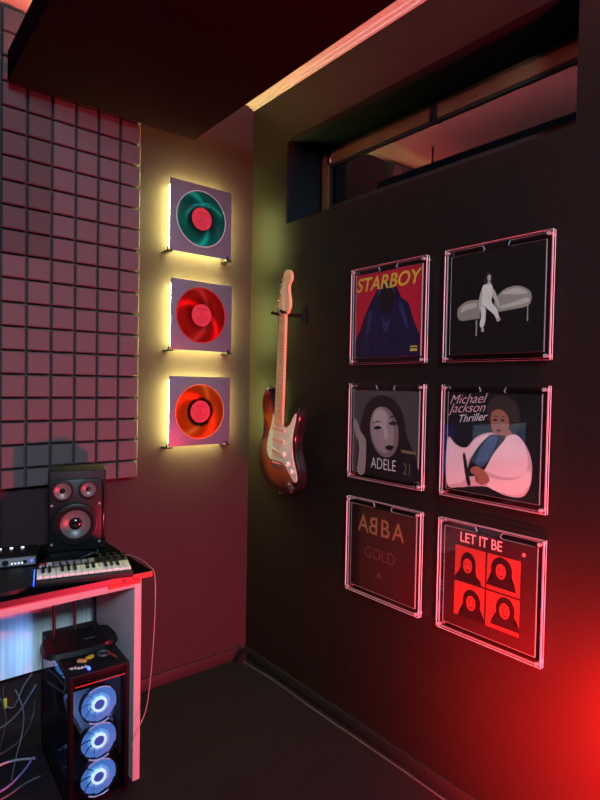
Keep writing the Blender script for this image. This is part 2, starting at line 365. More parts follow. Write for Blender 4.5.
def record(x, z, vm, rim, label, ringcol=None):
    t = thing('vinyl_record', label, 'record', (x, -.0535, z), 0, 'coloured records on the lit panels');  r = .1185
    b = new_bm(); lathe(b, [(0, 0), (r, 0), (r, .0018), (.114, .0024), (.052, .0024), (.050, .0016), (0, .0016)], n=72)
    obj('vinyl_disc', b, vm, t)
    b = new_bm(); lathe(b, [(r+.0004, -.0006), (r+.004, -.0006), (r+.004, .0015), (r+.0004, .0015)], n=72); obj('rim_ring', b, rim, t)
    b = new_bm(); lathe(b, [(.0035, .0017), (.0035, .0031), (.049, .0031), (.049, .0017)], n=48)
    for wd, zz in ((.018, .028), (.024, .022), (.010, .012)): b.faces.new([b.verts.new(p) for p in ((-wd, -.0034, zz), (wd, -.0034, zz), (wd, -.0034, zz+.0022), (-wd, -.0034, zz+.0022))]).material_index = 1
    for k, wd in enumerate((.03, .036, .028, .022)):
        zz = -.010-.0075*k; vs = [b.verts.new(p) for p in ((-wd*.8, -.0034, zz), (wd*.8, -.0034, zz), (wd*.8, -.0034, zz+.0018), (-wd*.8, -.0034, zz+.0018))]; b.faces.new(vs).material_index = 1
    obj('paper_label', b, [flat('label_pink', (0.50, 0.045, 0.08)), flat('label_ink', (0.25, 0.01, 0.03))], t)
    return t
vg = vinyl_mat('vinyl_teal', (0.005, 0.03, 0.03), (0.01, 0.34, 0.26)); vr = vinyl_mat('vinyl_red', (0.30, 0.01, 0.01), (0.62, 0.015, 0.012)); vo = vinyl_mat('vinyl_orange', (0.02, 0.002, 0.002), (0.85, 0.11, 0.008), .061, .070)
whitering = flat('white_rim', (0.42, 0.62, 0.62)); redring = flat('red_rim', (0.5, 0.02, 0.03)); ambering = flat('amber_rim', (0.7, 0.25, 0.12))
PZ = [(-.3017, 2.0458), (-.2925, 1.6244), (-.2949, 1.2061)]
record_panel(*PZ[0], 'topmost square violet grey wall panel with yellow backlight, behind the green record')
record_panel(*PZ[1], 'middle square violet grey wall panel with yellow backlight, behind the plain red record')
record_panel(*PZ[2], 'lowest square violet grey wall panel with yellow backlight, behind the orange red record')
record(-.304, 2.050, vg, whitering, 'dark green vinyl record with a pink red label on the topmost lit panel')
record(-.299, 1.629, vr, redring, 'bright red vinyl record with a plain red label on the middle lit panel')
o3 = record(-.299, 1.203, vo, ambering, 'orange red vinyl record with a dark ring around its label on the lowest lit panel')

# ================================================================== ACRYLIC FRAMES AND SLEEVES (right wall)
FS = .354; FH = .358
def frame(y, z, label):
    t = thing('acrylic_display_frame', label, 'frame', (0, y, z), R(-90), 'clear acrylic frames with record sleeves')
    W, Hh = FS/2, FH/2
    def sheet(nm, w_, h_, y0, y1, inner=None):
        b = new_bm(); fs = box2(b, (-w_, y1, -h_), (w_, y0, h_))
        b.normal_update()
        for f in b.faces: f.material_index = 0 if abs(f.normal.y) > .9 else 1
        return obj(nm, b, ['acrylic', 'edge'], t)
    sheet('back_sheet', W, Hh, -.012, -.016)
    # spacer ring with a thumb notch in the top
    iw, ih = .156, .156; b = new_bm(); ns = .045
    y0, y1 = -.0165, -.0225; g = .006
    out = [(-W+g, -Hh+g), (W-g, -Hh+g), (W-g, Hh-g), (ns, Hh-g), (ns-.006, ih+.004), (ns, ih), (iw, ih), (iw, -ih), (-iw, -ih), (-iw, ih), (-ns, ih), (-ns+.006, ih+.004), (-ns, Hh-g), (-W+g, Hh-g)]
    prism(b, out, lambda u, v, d: (u, d, v), y0, y1, 0, 1); obj('spacer', b, ['acrylic', 'edge_soft'], t)
    sheet('front_sheet', W, Hh, -.023, -.028)
    for sx in (-1, 1):
        for sz in (-1, 1):
            b = new_bm(); px_, pz_ = sx*(W-.011), sz*(Hh-.011)
            cyl(b, (px_, -.0285, pz_), (px_, -.034, pz_), .0055, n=16); cyl(b, (px_, 0, pz_), (px_, -.0115, pz_), .0055, n=16); cyl(b, (px_, -.012, pz_), (px_, -.0285, pz_), .0025, n=10)
            obj('standoff', b, 'pin', t)
    return t
M['edge_soft'] = frosted('inner_edge', (0.9, 0.88, 0.9), 0.55)
M['pin'] = mat('pale_pin', (0.85, 0.8, 0.82), 0.22, 0.6)
SW = .1535
def sleeve(y, z, base, label, layers=(), texts=(), ncol=None):
    """layers: (material, [(u,v)...], smooth) in 0..1; texts: (body,size,u,v,material,shear,offset,xs)"""
    t = thing('record_sleeve', label, 'record sleeve', (0, y, z), R(-90), 'record sleeves in acrylic frames')
    b = new_bm(); box2(b, (-SW, -.0222, -SW), (SW, -.0168, SW)); obj('sleeve_board', b, base, t)
    mats = []; b = new_bm(); dep = [-.0223]
    def idx(m_):
        if m_ not in mats: mats.append(m_)
        return mats.index(m_)
    for L in layers:
        m_, pts = L[0], L[1]
        if len(L) < 3 or L[2]: pts = smooth_loop(pts, 5)
        dep[0] -= .00002
        vs = [b.verts.new((-SW+u*2*SW, dep[0], -SW+v*2*SW)) for u, v in pts]
        f = b.faces.new(vs); f.material_index = idx(m_)
    n0 = 0
    bmesh.ops.triangulate(b, faces=[f for f in b.faces if len(f.verts) > 4])
    if len(b.faces): obj('artwork', b, mats, t)
    else: b.free()
    if texts:
        dep[0] -= .00004
        for (body, size, u, v, m_, shear, off, xs, rotd) in texts:
            b = new_bm(); mats = []
            ca, sa = math.cos(R(rotd)), math.sin(R(rotd))
            text_into(b, body, size, lambda x, y_, u=u, v=v, ca=ca, sa=sa: (-SW+u*2*SW+x*ca-y_*sa, dep[0], -SW+v*2*SW+x*sa+y_*ca), shear, off, 'CENTER', idx(m_), xs)
            obj('lettering', b, mats, t)
    return t
def flipx(t): return t
F_ = {}
for nm, c in dict(red=(0.62, 0.015, 0.04), navy=(0.012, 0.012, 0.05), navy2=(0.035, 0.04, 0.13), yel=(0.85, 0.50, 0.05), blk=(0.012, 0.010, 0.010), pale=(0.60, 0.53, 0.45), pale2=(0.36, 0.31, 0.25), dk=(0.03, 0.024, 0.02),
                  gbg=(0.09, 0.072, 0.075), gdk=(0.018, 0.014, 0.016), skin=(0.40, 0.30, 0.30), skin2=(0.24, 0.17, 0.175), skinh=(0.55, 0.43, 0.42), wht=(0.78, 0.76, 0.76), olv=(0.20, 0.15, 0.07), suit=(0.88, 0.70, 0.70), suit2=(0.66, 0.48, 0.50),
                  brn=(0.36, 0.15, 0.09), gold=(0.34, 0.15, 0.08), gold2=(0.20, 0.08, 0.055), abr=(0.05, 0.008, 0.012), abk=(0.035, 0.012, 0.014), lred=(0.32, 0.05, 0.038), lbk=(0.02, 0.008, 0.01), lpk=(0.90, 0.55, 0.55), shirt=(0.06, 0.10, 0.2), hairb=(0.045, 0.03, 0.025), wht2=(0.85, 0.78, 0.68)).items(): F_[nm] = flat('print_'+nm, c, 0.35)
def ell(cx, cy, rx, ry, rot=0, n=24):
    ca, sa = math.cos(R(rot)), math.sin(R(rot))
    return [(cx+rx*math.cos(2*PI*i/n)*ca-ry*math.sin(2*PI*i/n)*sa, cy+rx*math.cos(2*PI*i/n)*sa+ry*math.sin(2*PI*i/n)*ca) for i in range(n)]
YC = (-.893, -1.320); ZC = (1.590, 1.160, .728)
frame(YC[0], ZC[0], 'top left clear acrylic frame, around the sleeve with yellow lettering on red')
frame(YC[1], ZC[0], 'top right clear acrylic frame, around the black sleeve with a pale seated figure')
frame(YC[0], ZC[1], 'middle left clear acrylic frame, around the grey portrait sleeve')
frame(YC[1], ZC[1], 'middle right clear acrylic frame, around the sleeve with a person in a white suit')
frame(YC[0], ZC[2], 'bottom left clear acrylic frame, around the dark sleeve with gold lettering')
frame(YC[1], ZC[2], 'bottom right clear acrylic frame, around the sleeve with four red squares')
sleeve(YC[0], ZC[0], F_['red'], 'red record sleeve with yellow STARBOY lettering and a dark hooded shape', [
    (F_['navy'], [(.0, .0), (1, .0), (1, .22), (.93, .34), (.88, .45), (.82, .60), (.72, .66), (.66, .72), (.63, .82), (.50, .88), (.37, .83), (.33, .70), (.22, .62), (.14, .48), (.08, .34), (.0, .22)], False),
    (F_['blk'], ell(.49, .68, .12, .16)), (F_['navy2'], [(.36, .70), (.38, .80), (.50, .86), (.60, .80), (.62, .70), (.58, .78), (.50, .83), (.41, .77)]),
    (F_['navy2'], [(.68, .60), (.74, .58), (.80, .42), (.83, .30), (.77, .38), (.72, .48)]), (F_['navy2'], [(.20, .50), (.26, .56), (.26, .40), (.18, .26), (.20, .38)]),
    (F_['navy2'], [(.42, .46), (.50, .40), (.57, .46), (.52, .30), (.47, .30)]),
    (F_['yel'], [(.86, .05), (.96, .05), (.96, .08), (.86, .08)], False), (F_['yel'], [(.86, .095), (.96, .095), (.96, .11), (.86, .11)], False)],
    [('STARBOY', .070, .48, .80, F_['yel'], .22, .0012, .98, 0)])
sleeve(YC[1], ZC[0], F_['blk'], 'black record sleeve with a small pale seated figure on a bed end', [
    (F_['pale2'], [(.08, .40), (.10, .48), (.20, .53), (.32, .53), (.40, .50), (.40, .36), (.24, .34), (.12, .34)]),
    (F_['pale2'], [(.50, .50), (.60, .60), (.74, .62), (.86, .56), (.88, .48), (.84, .42), (.66, .40), (.52, .40)]),
    (F_['pale'], [(.58, .56), (.62, .585), (.74, .60), (.84, .55), (.80, .535), (.68, .545)]), (F_['pale'], [(.58, .45), (.70, .47), (.84, .50), (.85, .46), (.70, .43), (.58, .42)]),
    (F_['pale'], [(.12, .42), (.14, .48), (.20, .50), (.30, .50), (.30, .46), (.20, .44)]),
    (F_['hairb'], [(.39, .74), (.41, .79), (.45, .79), (.475, .74), (.475, .66), (.46, .60), (.37, .60), (.385, .68)]), (F_['pale'], ell(.437, .735, .019, .032)), (F_['skinh'], [(.425, .70), (.45, .70), (.455, .65), (.42, .65)]),
    (F_['wht2'], [(.345, .56), (.37, .66), (.42, .675), (.47, .66), (.49, .56), (.47, .50), (.53, .42), (.555, .34), (.53, .325), (.50, .37), (.44, .42), (.41, .45), (.37, .47), (.34, .50)]),
    (F_['pale'], [(.345, .60), (.33, .50), (.34, .42), (.36, .42), (.36, .52), (.37, .60)]), (F_['pale'], [(.49, .62), (.53, .54), (.56, .45), (.545, .44), (.51, .50), (.475, .56)]),
    (F_['wht2'], [(.35, .46), (.40, .44), (.41, .36), (.40, .28), (.37, .25), (.345, .28), (.36, .36)]), (F_['skinh'], [(.53, .33), (.565, .335), (.57, .31), (.535, .30)]), (F_['skinh'], [(.365, .25), (.39, .25), (.395, .215), (.37, .21)]),
    (F_['pale2'], [(.30, .33), (.318, .33), (.318, .17), (.30, .17)], False), (F_['pale2'], [(.84, .43), (.852, .43), (.852, .28), (.84, .28)], False)], [])
sleeve(YC[0], ZC[1], F_['gbg'], 'grey portrait record sleeve with white ADELE and olive 21 lettering', [
    (F_['gdk'], [(.14, .0), (.10, .30), (.12, .60), (.22, .84), (.42, .95), (.64, .90), (.78, .74), (.84, .50), (.96, .30), (1, .18), (1, .0)]),
    (F_['skin2'], ell(.50, .52, .22, .30, 14)), (F_['skin'], ell(.47, .54, .18, .27, 14)), (F_['skinh'], ell(.44, .66, .11, .12, 10)),
    (F_['gdk'], [(.33, .55), (.40, .585), (.47, .565), (.40, .54)]), (F_['gdk'], [(.57, .62), (.64, .655), (.70, .63), (.64, .605)]),
    (F_['gdk'], [(.31, .60), (.40, .645), (.47, .62), (.40, .63)]), (F_['gdk'], [(.56, .68), (.64, .72), (.72, .70), (.64, .70)]),
    (F_['skinh'], [(.50, .60), (.53, .60), (.57, .46), (.52, .43), (.50, .46)]), (F_['gdk'], [(.52, .335), (.58, .37), (.66, .36), (.60, .31)]), 
    (F_['skin'], [(.0, .60), (.04, .64), (.12, .50), (.20, .42), (.22, .30), (.20, .0), (.08, .0), (.10, .30), (.03, .46)]),
    (F_['olv'], [(.76, .34), (.98, .33), (.98, .30), (.78, .30)], False)],
    [('ADELE', .058, .50, .075, F_['wht'], 0, -.0005, .72, 0), ('21', .058, .86, .06, F_['olv'], 0, -.0005, .72, 0)])
sleeve(YC[1], ZC[1], F_['blk'], 'record sleeve showing a person in a white suit under pink and white handwriting', [
    (F_['hairb'], [(.47, .74), (.46, .88), (.53, .97), (.66, .98), (.77, .90), (.80, .76), (.77, .64), (.68, .60), (.56, .60)]),
    (F_['brn'], [(.50, .80), (.58, .85), (.67, .80), (.69, .68), (.63, .59), (.56, .585), (.51, .66)]),
    (F_['brn'], [(.57, .64), (.70, .66), (.72, .56), (.62, .52), (.54, .57)]),
    (F_['suit2'], [(.0, .52), (.10, .47), (.22, .44), (.34, .56), (.50, .62), (.64, .58), (.76, .62), (.87, .52), (.93, .36), (.92, .16), (.84, .04), (.66, .03), (.48, .08), (.30, .06), (.16, .03), (.0, .05)]),
    (F_['suit'], [(.0, .50), (.12, .45), (.24, .45), (.34, .54), (.47, .59), (.36, .42), (.25, .32), (.22, .12), (.10, .06), (.0, .08)]),
    (F_['suit'], [(.68, .60), (.80, .60), (.88, .46), (.88, .30), (.78, .22), (.66, .20), (.52, .22), (.46, .26), (.56, .46)]),
    (F_['suit'], [(.46, .18), (.60, .17), (.78, .20), (.90, .30), (.92, .18), (.82, .06), (.64, .05), (.50, .08)]),
    (F_['blk'], [(.49, .59), (.58, .60), (.66, .58), (.54, .42), (.42, .22), (.26, .16), (.27, .30), (.36, .46)]),
    (F_['shirt'], [(.50, .58), (.58, .58), (.52, .42), (.43, .28), (.34, .30), (.40, .46)]),
    (F_['brn'], [(.29, .24), (.36, .27), (.46, .22), (.50, .14), (.42, .09), (.34, .12), (.36, .16), (.29, .20)]),
    (F_['gdk'], [(.26, .06), (.23, .14), (.19, .36), (.22, .37), (.27, .16), (.29, .08)]),
    (F_['gdk'], ell(.545, .745, .022, .010)), (F_['gdk'], ell(.625, .745, .022, .010)), (F_['gdk'], [(.52, .775), (.55, .785), (.575, .775), (.55, .777)]), (F_['gdk'], [(.605, .775), (.63, .785), (.655, .775), (.63, .777)]),
    (F_['gdk'], [(.555, .645), (.58, .655), (.615, .650), (.585, .635)]), (F_['skin2'], [(.575, .74), (.595, .74), (.60, .685), (.57, .685)])],
    [('Michael', .042, .22, .895, F_['lpk'], .5, -.0004, 1.0, 4), ('Jackson', .042, .22, .805, F_['lpk'], .5, -.0004, 1.0, 4), ('Thriller', .034, .28, .715, F_['wht'], .5, .0, 1.0, 8)])
s5 = sleeve(YC[0], ZC[2], F_['abr'], 'dark record sleeve with gold ABBA and GOLD lettering', [
    (F_['lbk'], [(0, 0), (.115, 0), (.115, 1), (0, 1)], False)],
    [('A', .090, .20, .69, F_['gold'], 0, .0004, .90, 0), ('B', .090, .37, .69, F_['gold'], 0, .0004, -.95, 0), ('B', .090, .55, .69, F_['gold'], 0, .0004, .95, 0), ('A', .090, .75, .69, F_['gold'], 0, .0004, .90, 0),
     ('GOLD', .062, .47, .39, F_['gold2'], 0, -.0009, .88, 0), ('^', .05, .47, .14, F_['gold'], 0, -.0005, 1.2, 0)])
def bust(cx, cy, s, hairw):
    return [(F_['lbk'], ell(cx, cy+.06*s, hairw*s*1.05, .40*s)), (F_['lbk'], [(cx-.5*s, cy-.5*s), (cx-.46*s, cy-.36*s), (cx-.30*s, cy-.26*s), (cx-hairw*s, cy-.05*s), (cx+hairw*s, cy-.05*s), (cx+.32*s, cy-.26*s), (cx+.46*s, cy-.34*s), (cx+.5*s, cy-.5*s)], False),
            (F_['lred'], ell(cx-.02*s, cy+.02*s, .17*s, .24*s)), (F_['lbk'], ell(cx-.09*s, cy+.07*s, .035*s, .02*s)), (F_['lbk'], ell(cx+.07*s, cy+.07*s, .035*s, .02*s)), (F_['lbk'], ell(cx-.01*s, cy-.12*s, .07*s, .022*s))]
L6 = []
for (cx, cy), hw in zip([(.305, .665), (.675, .665), (.305, .295), (.675, .295)], (.27, .34, .31, .30)):
    q = .175; L6.append((F_['lred'], [(cx-q, cy-q), (cx+q, cy-q), (cx+q, cy+q), (cx-q, cy+q)], False)); L6 += bust(cx+(.03 if cy < .5 else -.02), cy+(.02 if cx > .5 else -.02), 2*q*.9, hw)
sleeve(YC[1], ZC[2], F_['abk'], 'dark record sleeve with pale LET IT BE lettering over four red squares', L6, [('LET IT BE', .044, .42, .885, F_['lpk'], 0, .0004, .82, 0), ('*', .03, .88, .86, F_['lpk'], 0, 0, 1.0, 0)])

# ================================================================== GUITAR
O = Vector((-.072, -.330, .866)); T = Vector((-.120, -.428, 1.800))
V_ = (T-O).normalized(); N_ = Vector((-1, 0, 0)); N_ = (N_ - V_*N_.dot(V_)).normalized(); U_ = V_.cross(N_)   # U = viewer's right
if U_.y > 0: U_ = -U_
gs = (T-O).length/98.0
G = thing('electric_guitar', 'sunburst electric guitar with cream pickguard and maple neck hanging on the black wall', 'guitar', O)
gm = Matrix((U_*gs, V_*gs, N_*gs)).transposed()
def gp(u, v, d=0): return gm @ Vector((u, v, d))
body = [(0, 0), (-6, 1.0), (-11.5, 4.6), (-14.8, 10), (-16, 16), (-14.8, 20.5), (-12.8, 24.5), (-12.6, 30), (-13.6, 35), (-14.2, 40), (-12.8, 44.3), (-10.6, 46), (-8.4, 44.6), (-6.6, 41), (-5.2, 37.2), (-3.4, 33.6), (-2.9, 32), (2.9, 31.2), (4.4, 31.4), (6.4, 32.4), (8.6, 35), (10.6, 38), (12.4, 39.8), (13.6, 38.6), (13.5, 35), (12.3, 30.5), (11.4, 26.5), (11.6, 22), (13.3, 17), (15.2, 12.5), (15.6, 8.5), (13.6, 4.4), (9, 1.4), (4, .2)]
bl = smooth_loop(body, 4); ctr = (0, 19.5)
b = new_bm(); cl_ = b.loops.layers.float_color.new('burst')
scales = [(1.0, -4.0, (0.012, .008, .008)), (1.0, -.5, (0.012, .008, .008)), (.975, 0, (0.012, .007, .007)), (.87, .02, (.025, .007, .005)), (.76, .03, (.17, .022, .007)), (.55, .03, (.36, .065, .012)), (.3, .03, (.48, .11, .018))]
rings = []; col = {}
for s, d, c in scales:
    ring = []
    for (u, v) in bl:
        vv = b.verts.new(gp(ctr[0]+(u-ctr[0])*s, ctr[1]+(v-ctr[1])*s, d)); col[vv] = c; ring.append(vv)
    rings.append(ring)
n = len(bl)
for A, B in zip(rings, rings[1:]):
    for i in range(n): b.faces.new((A[i], A[(i+1) % n], B[(i+1) % n], B[i])).smooth = True
b.faces.new(rings[-1]); b.faces.new(rings[0][::-1])
for f in b.faces:
    for lp in f.loops: lp[cl_] = (*col[lp.vert], 1)
obj('body', b, 'burst', G)
pg = [(-4.8, 35), (-5.8, 30), (-7.5, 25), (-8.6, 19.5), (-7.9, 16), (-5.8, 14.2), (-2, 14.2), (2.2, 14.2), (5.4, 12.8), (9.3, 9.6), (12.0, 7.6), (13.8, 8.2), (13.6, 11), (11.6, 15.5), (10.3, 19), (9.4, 24.5), (9.9, 29.5), (11, 34), (11.4, 37.4), (9.8, 36), (7.6, 32.2), (4.6, 30.2), (3.1, 30.6), (-2.9, 30.8)]
b = new_bm(); prism(b, smooth_loop(pg, 3), lambda u, v, d: gp(u, v, d), .05, .3); PG = obj('pickguard', b, 'cream', G)
for (u, v) in [(-7.6, 19), (-6.6, 25), (-5, 33), (10.3, 36), (9.2, 29), (8.8, 24), (10.6, 17), (12.6, 10.5), (8, 11), (-5, 15.3)]:
    b = new_bm(); cyl(b, gp(u, v, .3), gp(u, v, .42), .0028*1, n=10); obj('screw', b, 'chrome', PG)
for (v, a) in ((28.6, 0), (23.6, 0), (18.0, -10)):
    b = new_bm(); c0 = Vector((0, v)); ca, sa = math.cos(R(a)), math.sin(R(a))
    pts = [(-4.3, -.9), (4.3, -.9), (4.6, 0), (4.3, .9), (-4.3, .9), (-4.6, 0)]
    P2 = [(x*ca-y*sa-.2, v+x*sa+y*ca) for x, y in pts]; prism(b, P2, lambda u, v, d: gp(u, v, d), .3, .75)
    pk = obj('pickup', b, 'pickup', G)
    b = new_bm()
    for k in range(6):
        x = -2.6+k*1.05; cyl(b, gp(x*ca-.2, v+x*sa, .74), gp(x*ca-.2, v+x*sa, .82), .0024, n=10)
    obj('pole_pieces', b, 'chrome', pk)
b = new_bm(); prism(b, [(-4.2, 10.4), (3.6, 10.4), (3.6, 14.4), (-4.2, 14.4)], lambda u, v, d: gp(u, v, d), .03, .45)
for k in range(6): prism(b, [(-3.6+k*1.15, 11), (-2.7+k*1.15, 11), (-2.7+k*1.15, 13.2), (-3.6+k*1.15, 13.2)], lambda u, v, d: gp(u, v, d), .45, .95)
obj('bridge', b, 'chrome', G)
for (u, v) in ((4.4, 18.2), (7.4, 14.6), (10.2, 11.8)):
    b = new_bm(); cyl(b, gp(u, v, .3), gp(u, v, 1.5), 1.15*gs, .95*gs, n=20); obj('knob', b, 'cream', G)
b = new_bm(); jp = smooth_loop([(6.2, 8.6), (5.2, 7.2), (8.6, 3.2), (10.8, 2.0), (11.4, 3.8), (8.6, 7.6)], 3); prism(b, jp, lambda u, v, d: gp(u, v, d), .02, .35); cyl(b, gp(8.3, 5.4, .3), gp(8.3, 5.4, .7), .9*gs, n=16)
obj('jack_plate', b, 'chrome', G)
for (u, v, du, dv) in ((-10.6, 45.8, -.2, 1.4), (0, .1, 0, -1.4)):
    b = new_bm(); cyl(b, gp(u, v, -2), gp(u+du, v+dv, -2), .5*gs, .8*gs, n=14); obj('strap_button', b, 'chrome', G)
# neck
b = new_bm(); NV0, NV1 = 30.8, 79.2
nl = [(-2.85, NV0), (2.85, NV0), (2.1, NV1), (-2.1, NV1)]
A = [(u, v) for u, v in nl]
prof = [(-1, 1.05), (-1, .45), (-.85, -.5), (-.45, -1.1), (0, -1.3), (.45, -1.1), (.85, -.5), (1, .45), (1, 1.05)]
r0 = [b.verts.new(gp(k*2.85, NV0, d)) for k, d in prof]; r1 = [b.verts.new(gp(k*2.1, NV1, d)) for k, d in prof]
for i in range(len(prof)): b.faces.new((r0[i], r0[(i+1) % 9], r1[(i+1) % 9], r1[i]))
b.faces.new(r0); b.faces.new(r1[::-1]); NK = obj('neck', b, 'maple', G)
for k in range(1, 22):
    v = 79.2-64.8*(1-2**(-k/12)); w_ = 2.1+(79.2-v)/(NV1-NV0)*.75
    if v < NV0+.3: continue
    b = new_bm(); prism(b, [(-w_, v-.08), (w_, v-.08), (w_, v+.08), (-w_, v+.08)], lambda u, v, d: gp(u, v, d), 1.05, 1.15); obj('fret', b, 'grey', NK)
for k in (3, 5, 7, 9, 12, 15, 17, 19):
    v = 79.2-64.8*(1-2**(-(k-.5)/12))
    for du in ((-.9, .9) if k == 12 else (0,)):
        b = new_bm(); cyl(b, gp(du, v, 1.04), gp(du, v, 1.10), .33*gs, n=12); obj('fret_dot', b, 'black', NK)
b = new_bm(); prism(b, [(-2.1, 79.0), (2.1, 79.0), (2.1, 79.6), (-2.1, 79.6)], lambda u, v, d: gp(u, v, d), .9, 1.4); obj('nut', b, 'cream', NK)
hs = [(-2.1, 79.3), (-3.2, 81.4), (-3.6, 83), (-2.9, 87), (-2.0, 91), (-1.1, 94.2), (-.6, 96.4), (.8, 97.9), (2.9, 97.7), (4.2, 96.0), (4.2, 93.8), (3.0, 92), (2.9, 89), (3.9, 85.4), (4.0, 82.6), (3.2, 80.8), (2.1, 79.3)]
b = new_bm(); prism(b, smooth_loop(hs, 3), lambda u, v, d: gp(u, v, d), -.9, .55); HS = obj('headstock', b, 'maple', G)
for k in range(6):
    v = 82.4+k*2.25; ue = -3.5+k*.50
    b = new_bm(); cyl(b, gp(ue+.9, v, .5), gp(ue+.9, v, 1.4), .35*gs, n=12); cyl(b, gp(ue+.3, v, -.4), gp(ue-1.1, v, -.4), .2*gs, n=8)
    bx(b, gp(ue-1.5, v, -.4), (1.0*gs, .9*gs, 1.3*gs), bev=.002); obj('tuning_peg', b, 'chrome', HS)
b = new_bm()
for k in range(6):
    x0 = -2.7+k*1.05; x1 = -1.7+k*.68; ue = -2.6+k*.50; tube(b, [gp(x0, 13.2, 1.3), gp(x1, 79.4, 1.5), gp(ue, 82.4+k*2.25, 1.0)], .00045, n=5)
obj('strings', b, 'string', G)
# hanger
hz = 1.652; nc = gp(0, 79.8)+O
Hg = thing('guitar_hanger', 'black forked wall hanger holding the guitar by its headstock', 'guitar hanger', (0, nc.y+.014, nc.z))
b = new_bm(); lathe(b, [(0, 0), (.030, 0), (.030, .006), (.022, .012), (.012, .014), (0, .014)], n=24, axis=(-1, 0, 0)); bx(b, (-.006, 0, 0), (.010, .045, .075), bev=.004); obj('wall_plate', b, 'satin', Hg)
b = new_bm(); tube(b, [(-.012, 0, 0), (-.05, 0, -.002), (-.078, 0, -.004)], .008); obj('stem', b, 'black', Hg)
b = new_bm(); xk = nc.x
yo = .030
tube(b, [(-.078, 0, -.004), (-.083, .018, -.004), (xk+.01, yo, -.002), (xk-.022, yo+.001, 0), (xk-.034, yo+.003, .004)], .0065, n=10)
tube(b, [(-.078, 0, -.004), (-.083, -.018, -.004), (xk+.01, -yo, -.002), (xk-.022, -yo-.001, 0), (xk-.034, -yo-.003, .004)], .0065, n=10); obj('padded_fork', b, 'rubber', Hg)

# ================================================================== DESK
DT, DF, DXR = .705, -.527, -.735
dk = thing('desk', 'desk with black top and white sides glowing pink in red light', 'desk', (-1.3, -.28, 0))
ox, oy = -1.3, -.28
def rel(a): return (a[0]-ox, a[1]-oy, a[2])
def dbox(b, a, c, **k): box2(b, rel(a), rel(c), **k)
b = new_bm(); dbox(b, (-2.3, DF+.003, DT-.018), (DXR, -.075, DT), bev=.0015); obj('desktop', b, 'desk_black', dk)
b = new_bm(); dbox(b, (-2.3, DF, DT-.018), (DXR, DF+.003, DT-.001)); obj('edge_band', b, 'red_lit_band', dk, label='black edge band with red light put into its colour')
b = new_bm(); dbox(b, (-.785, DF+.025, 0), (-.761, -.085, DT-.018), bev=.001); obj('side_panel', b, 'white', dk)
b = new_bm(); dbox(b, (-2.25, DF+.025, 0), (-2.226, -.085, DT-.018), bev=.001); obj('side_panel', b, 'white', dk)
b = new_bm(); dbox(b, (-2.226, DF+.025, DT-.053), (-.785, DF+.043, DT-.018), bev=.001); obj('front_rail', b, 'white', dk)
b = new_bm(); dbox(b, (-2.226, -.10, .272), (-.785, -.085, DT-.018)); obj('back_panel', b, 'grain', dk)
b = new_bm(); y_ = DF+.022; dbox(b, (-.873, y_, DT-.041), (-.765, DF+.025, DT-.0185)); dbox(b, (-.873, DF-.0012, DT-.018), (DXR, DF-.0002, DT-.001))
def dm(u, v): return rel((u, DF-.0016, v+.0165))
for (u0, v0, pts) in [(-.845, DT-.036, [(0, 0), (.010, .011), (.016, .011), (.012, 0), (.009, 0), (.011, .008), (.004, 0)]), (-.831, DT-.036, [(0, 0), (.002, .011), (.006, .011), (.004, 0)]), (-.824, DT-.036, [(0, 0), (.008, .012), (.011, .012), (.003, 0)]),
                      (-.803, DT-.035, [(0, .010), (.003, .011), (.010, 0), (.006, 0)]), (-.803, DT-.035, [(0, 0), (.008, .011), (.010, .010), (.003, 0)]), (-.791, DT-.035, [(0, 0), (.002, .010), (.005, .010), (.004, .003), (.009, .003), (.009, 0)])]:
    f = b.faces.new([b.verts.new(dm(u0+p, v0+q)) for p, q in pts]); f.material_index = 1
obj('name_plate', b, ['red_trim', 'black'], dk, label='red plate with small black lettering')

# monitor at the left edge of the frame
mo = thing('monitor', 'wide black monitor whose right edge shows at the left border beside the speaker', 'monitor', (-1.62, -.30, DT), R(3))
b = new_bm(); box2(b, (-.47, -.006, .09), (.47, .022, .43), bev=.006); obj('casing', b, 'black', mo)
def screen_mat():
    m = D.materials.new('screen_picture'); m.use_nodes = True; nt = m.node_tree; nt.nodes.clear()
    out = nt.nodes.new('ShaderNodeOutputMaterial'); em = nt.nodes.new('ShaderNodeEmission'); at = nt.nodes.new('ShaderNodeVertexColor'); at.layer_name = 'pic'
    em.inputs[1].default_value = 1.9; nt.links.new(at.outputs[0], em.inputs[0]); nt.links.new(em.outputs[0], out.inputs[0]); return m
b = new_bm(); lay = b.loops.layers.float_color.new('pic'); yy = [-.0065]
def rc(x0, z0, x1, z1, c):
    yy[0] -= .0001; f = b.faces.new([b.verts.new((x, yy[0], z)) for x, z in ((x0, z0), (x1, z0), (x1, z1), (x0, z1))])
    for l in f.loops: l[lay] = (*c, 1)
rc(-.46, .10, .46, .42, (.012, .016, .03)); rc(.30, .12, .455, .41, (.03, .07, .55)); rc(-.44, .17, .13, .40, (.28, .62, 1.0)); rc(-.44, .37, .13, .40, (.55, .75, .95))
rc(-.10, .30, .10, .36, (.65, .85, 1.0)); rc(-.30, .20, -.14, .34, (.9, .9, 1.0)); rc(-.05, .19, .12, .26, (.2, .55, .75)); rc(-.40, .20, -.33, .34, (.15, .35, .8))
obj('screen', b, screen_mat(), mo)
b = new_bm(); box2(b, (-.03, .022, .03), (.03, .045, .26), bev=.004); bx(b, (0, .03, .004), (.26, .17, .008), bev=.003); box2(b, (-.03, .02, .006), (.03, .045, .05)); obj('stand', b, 'satin', mo)

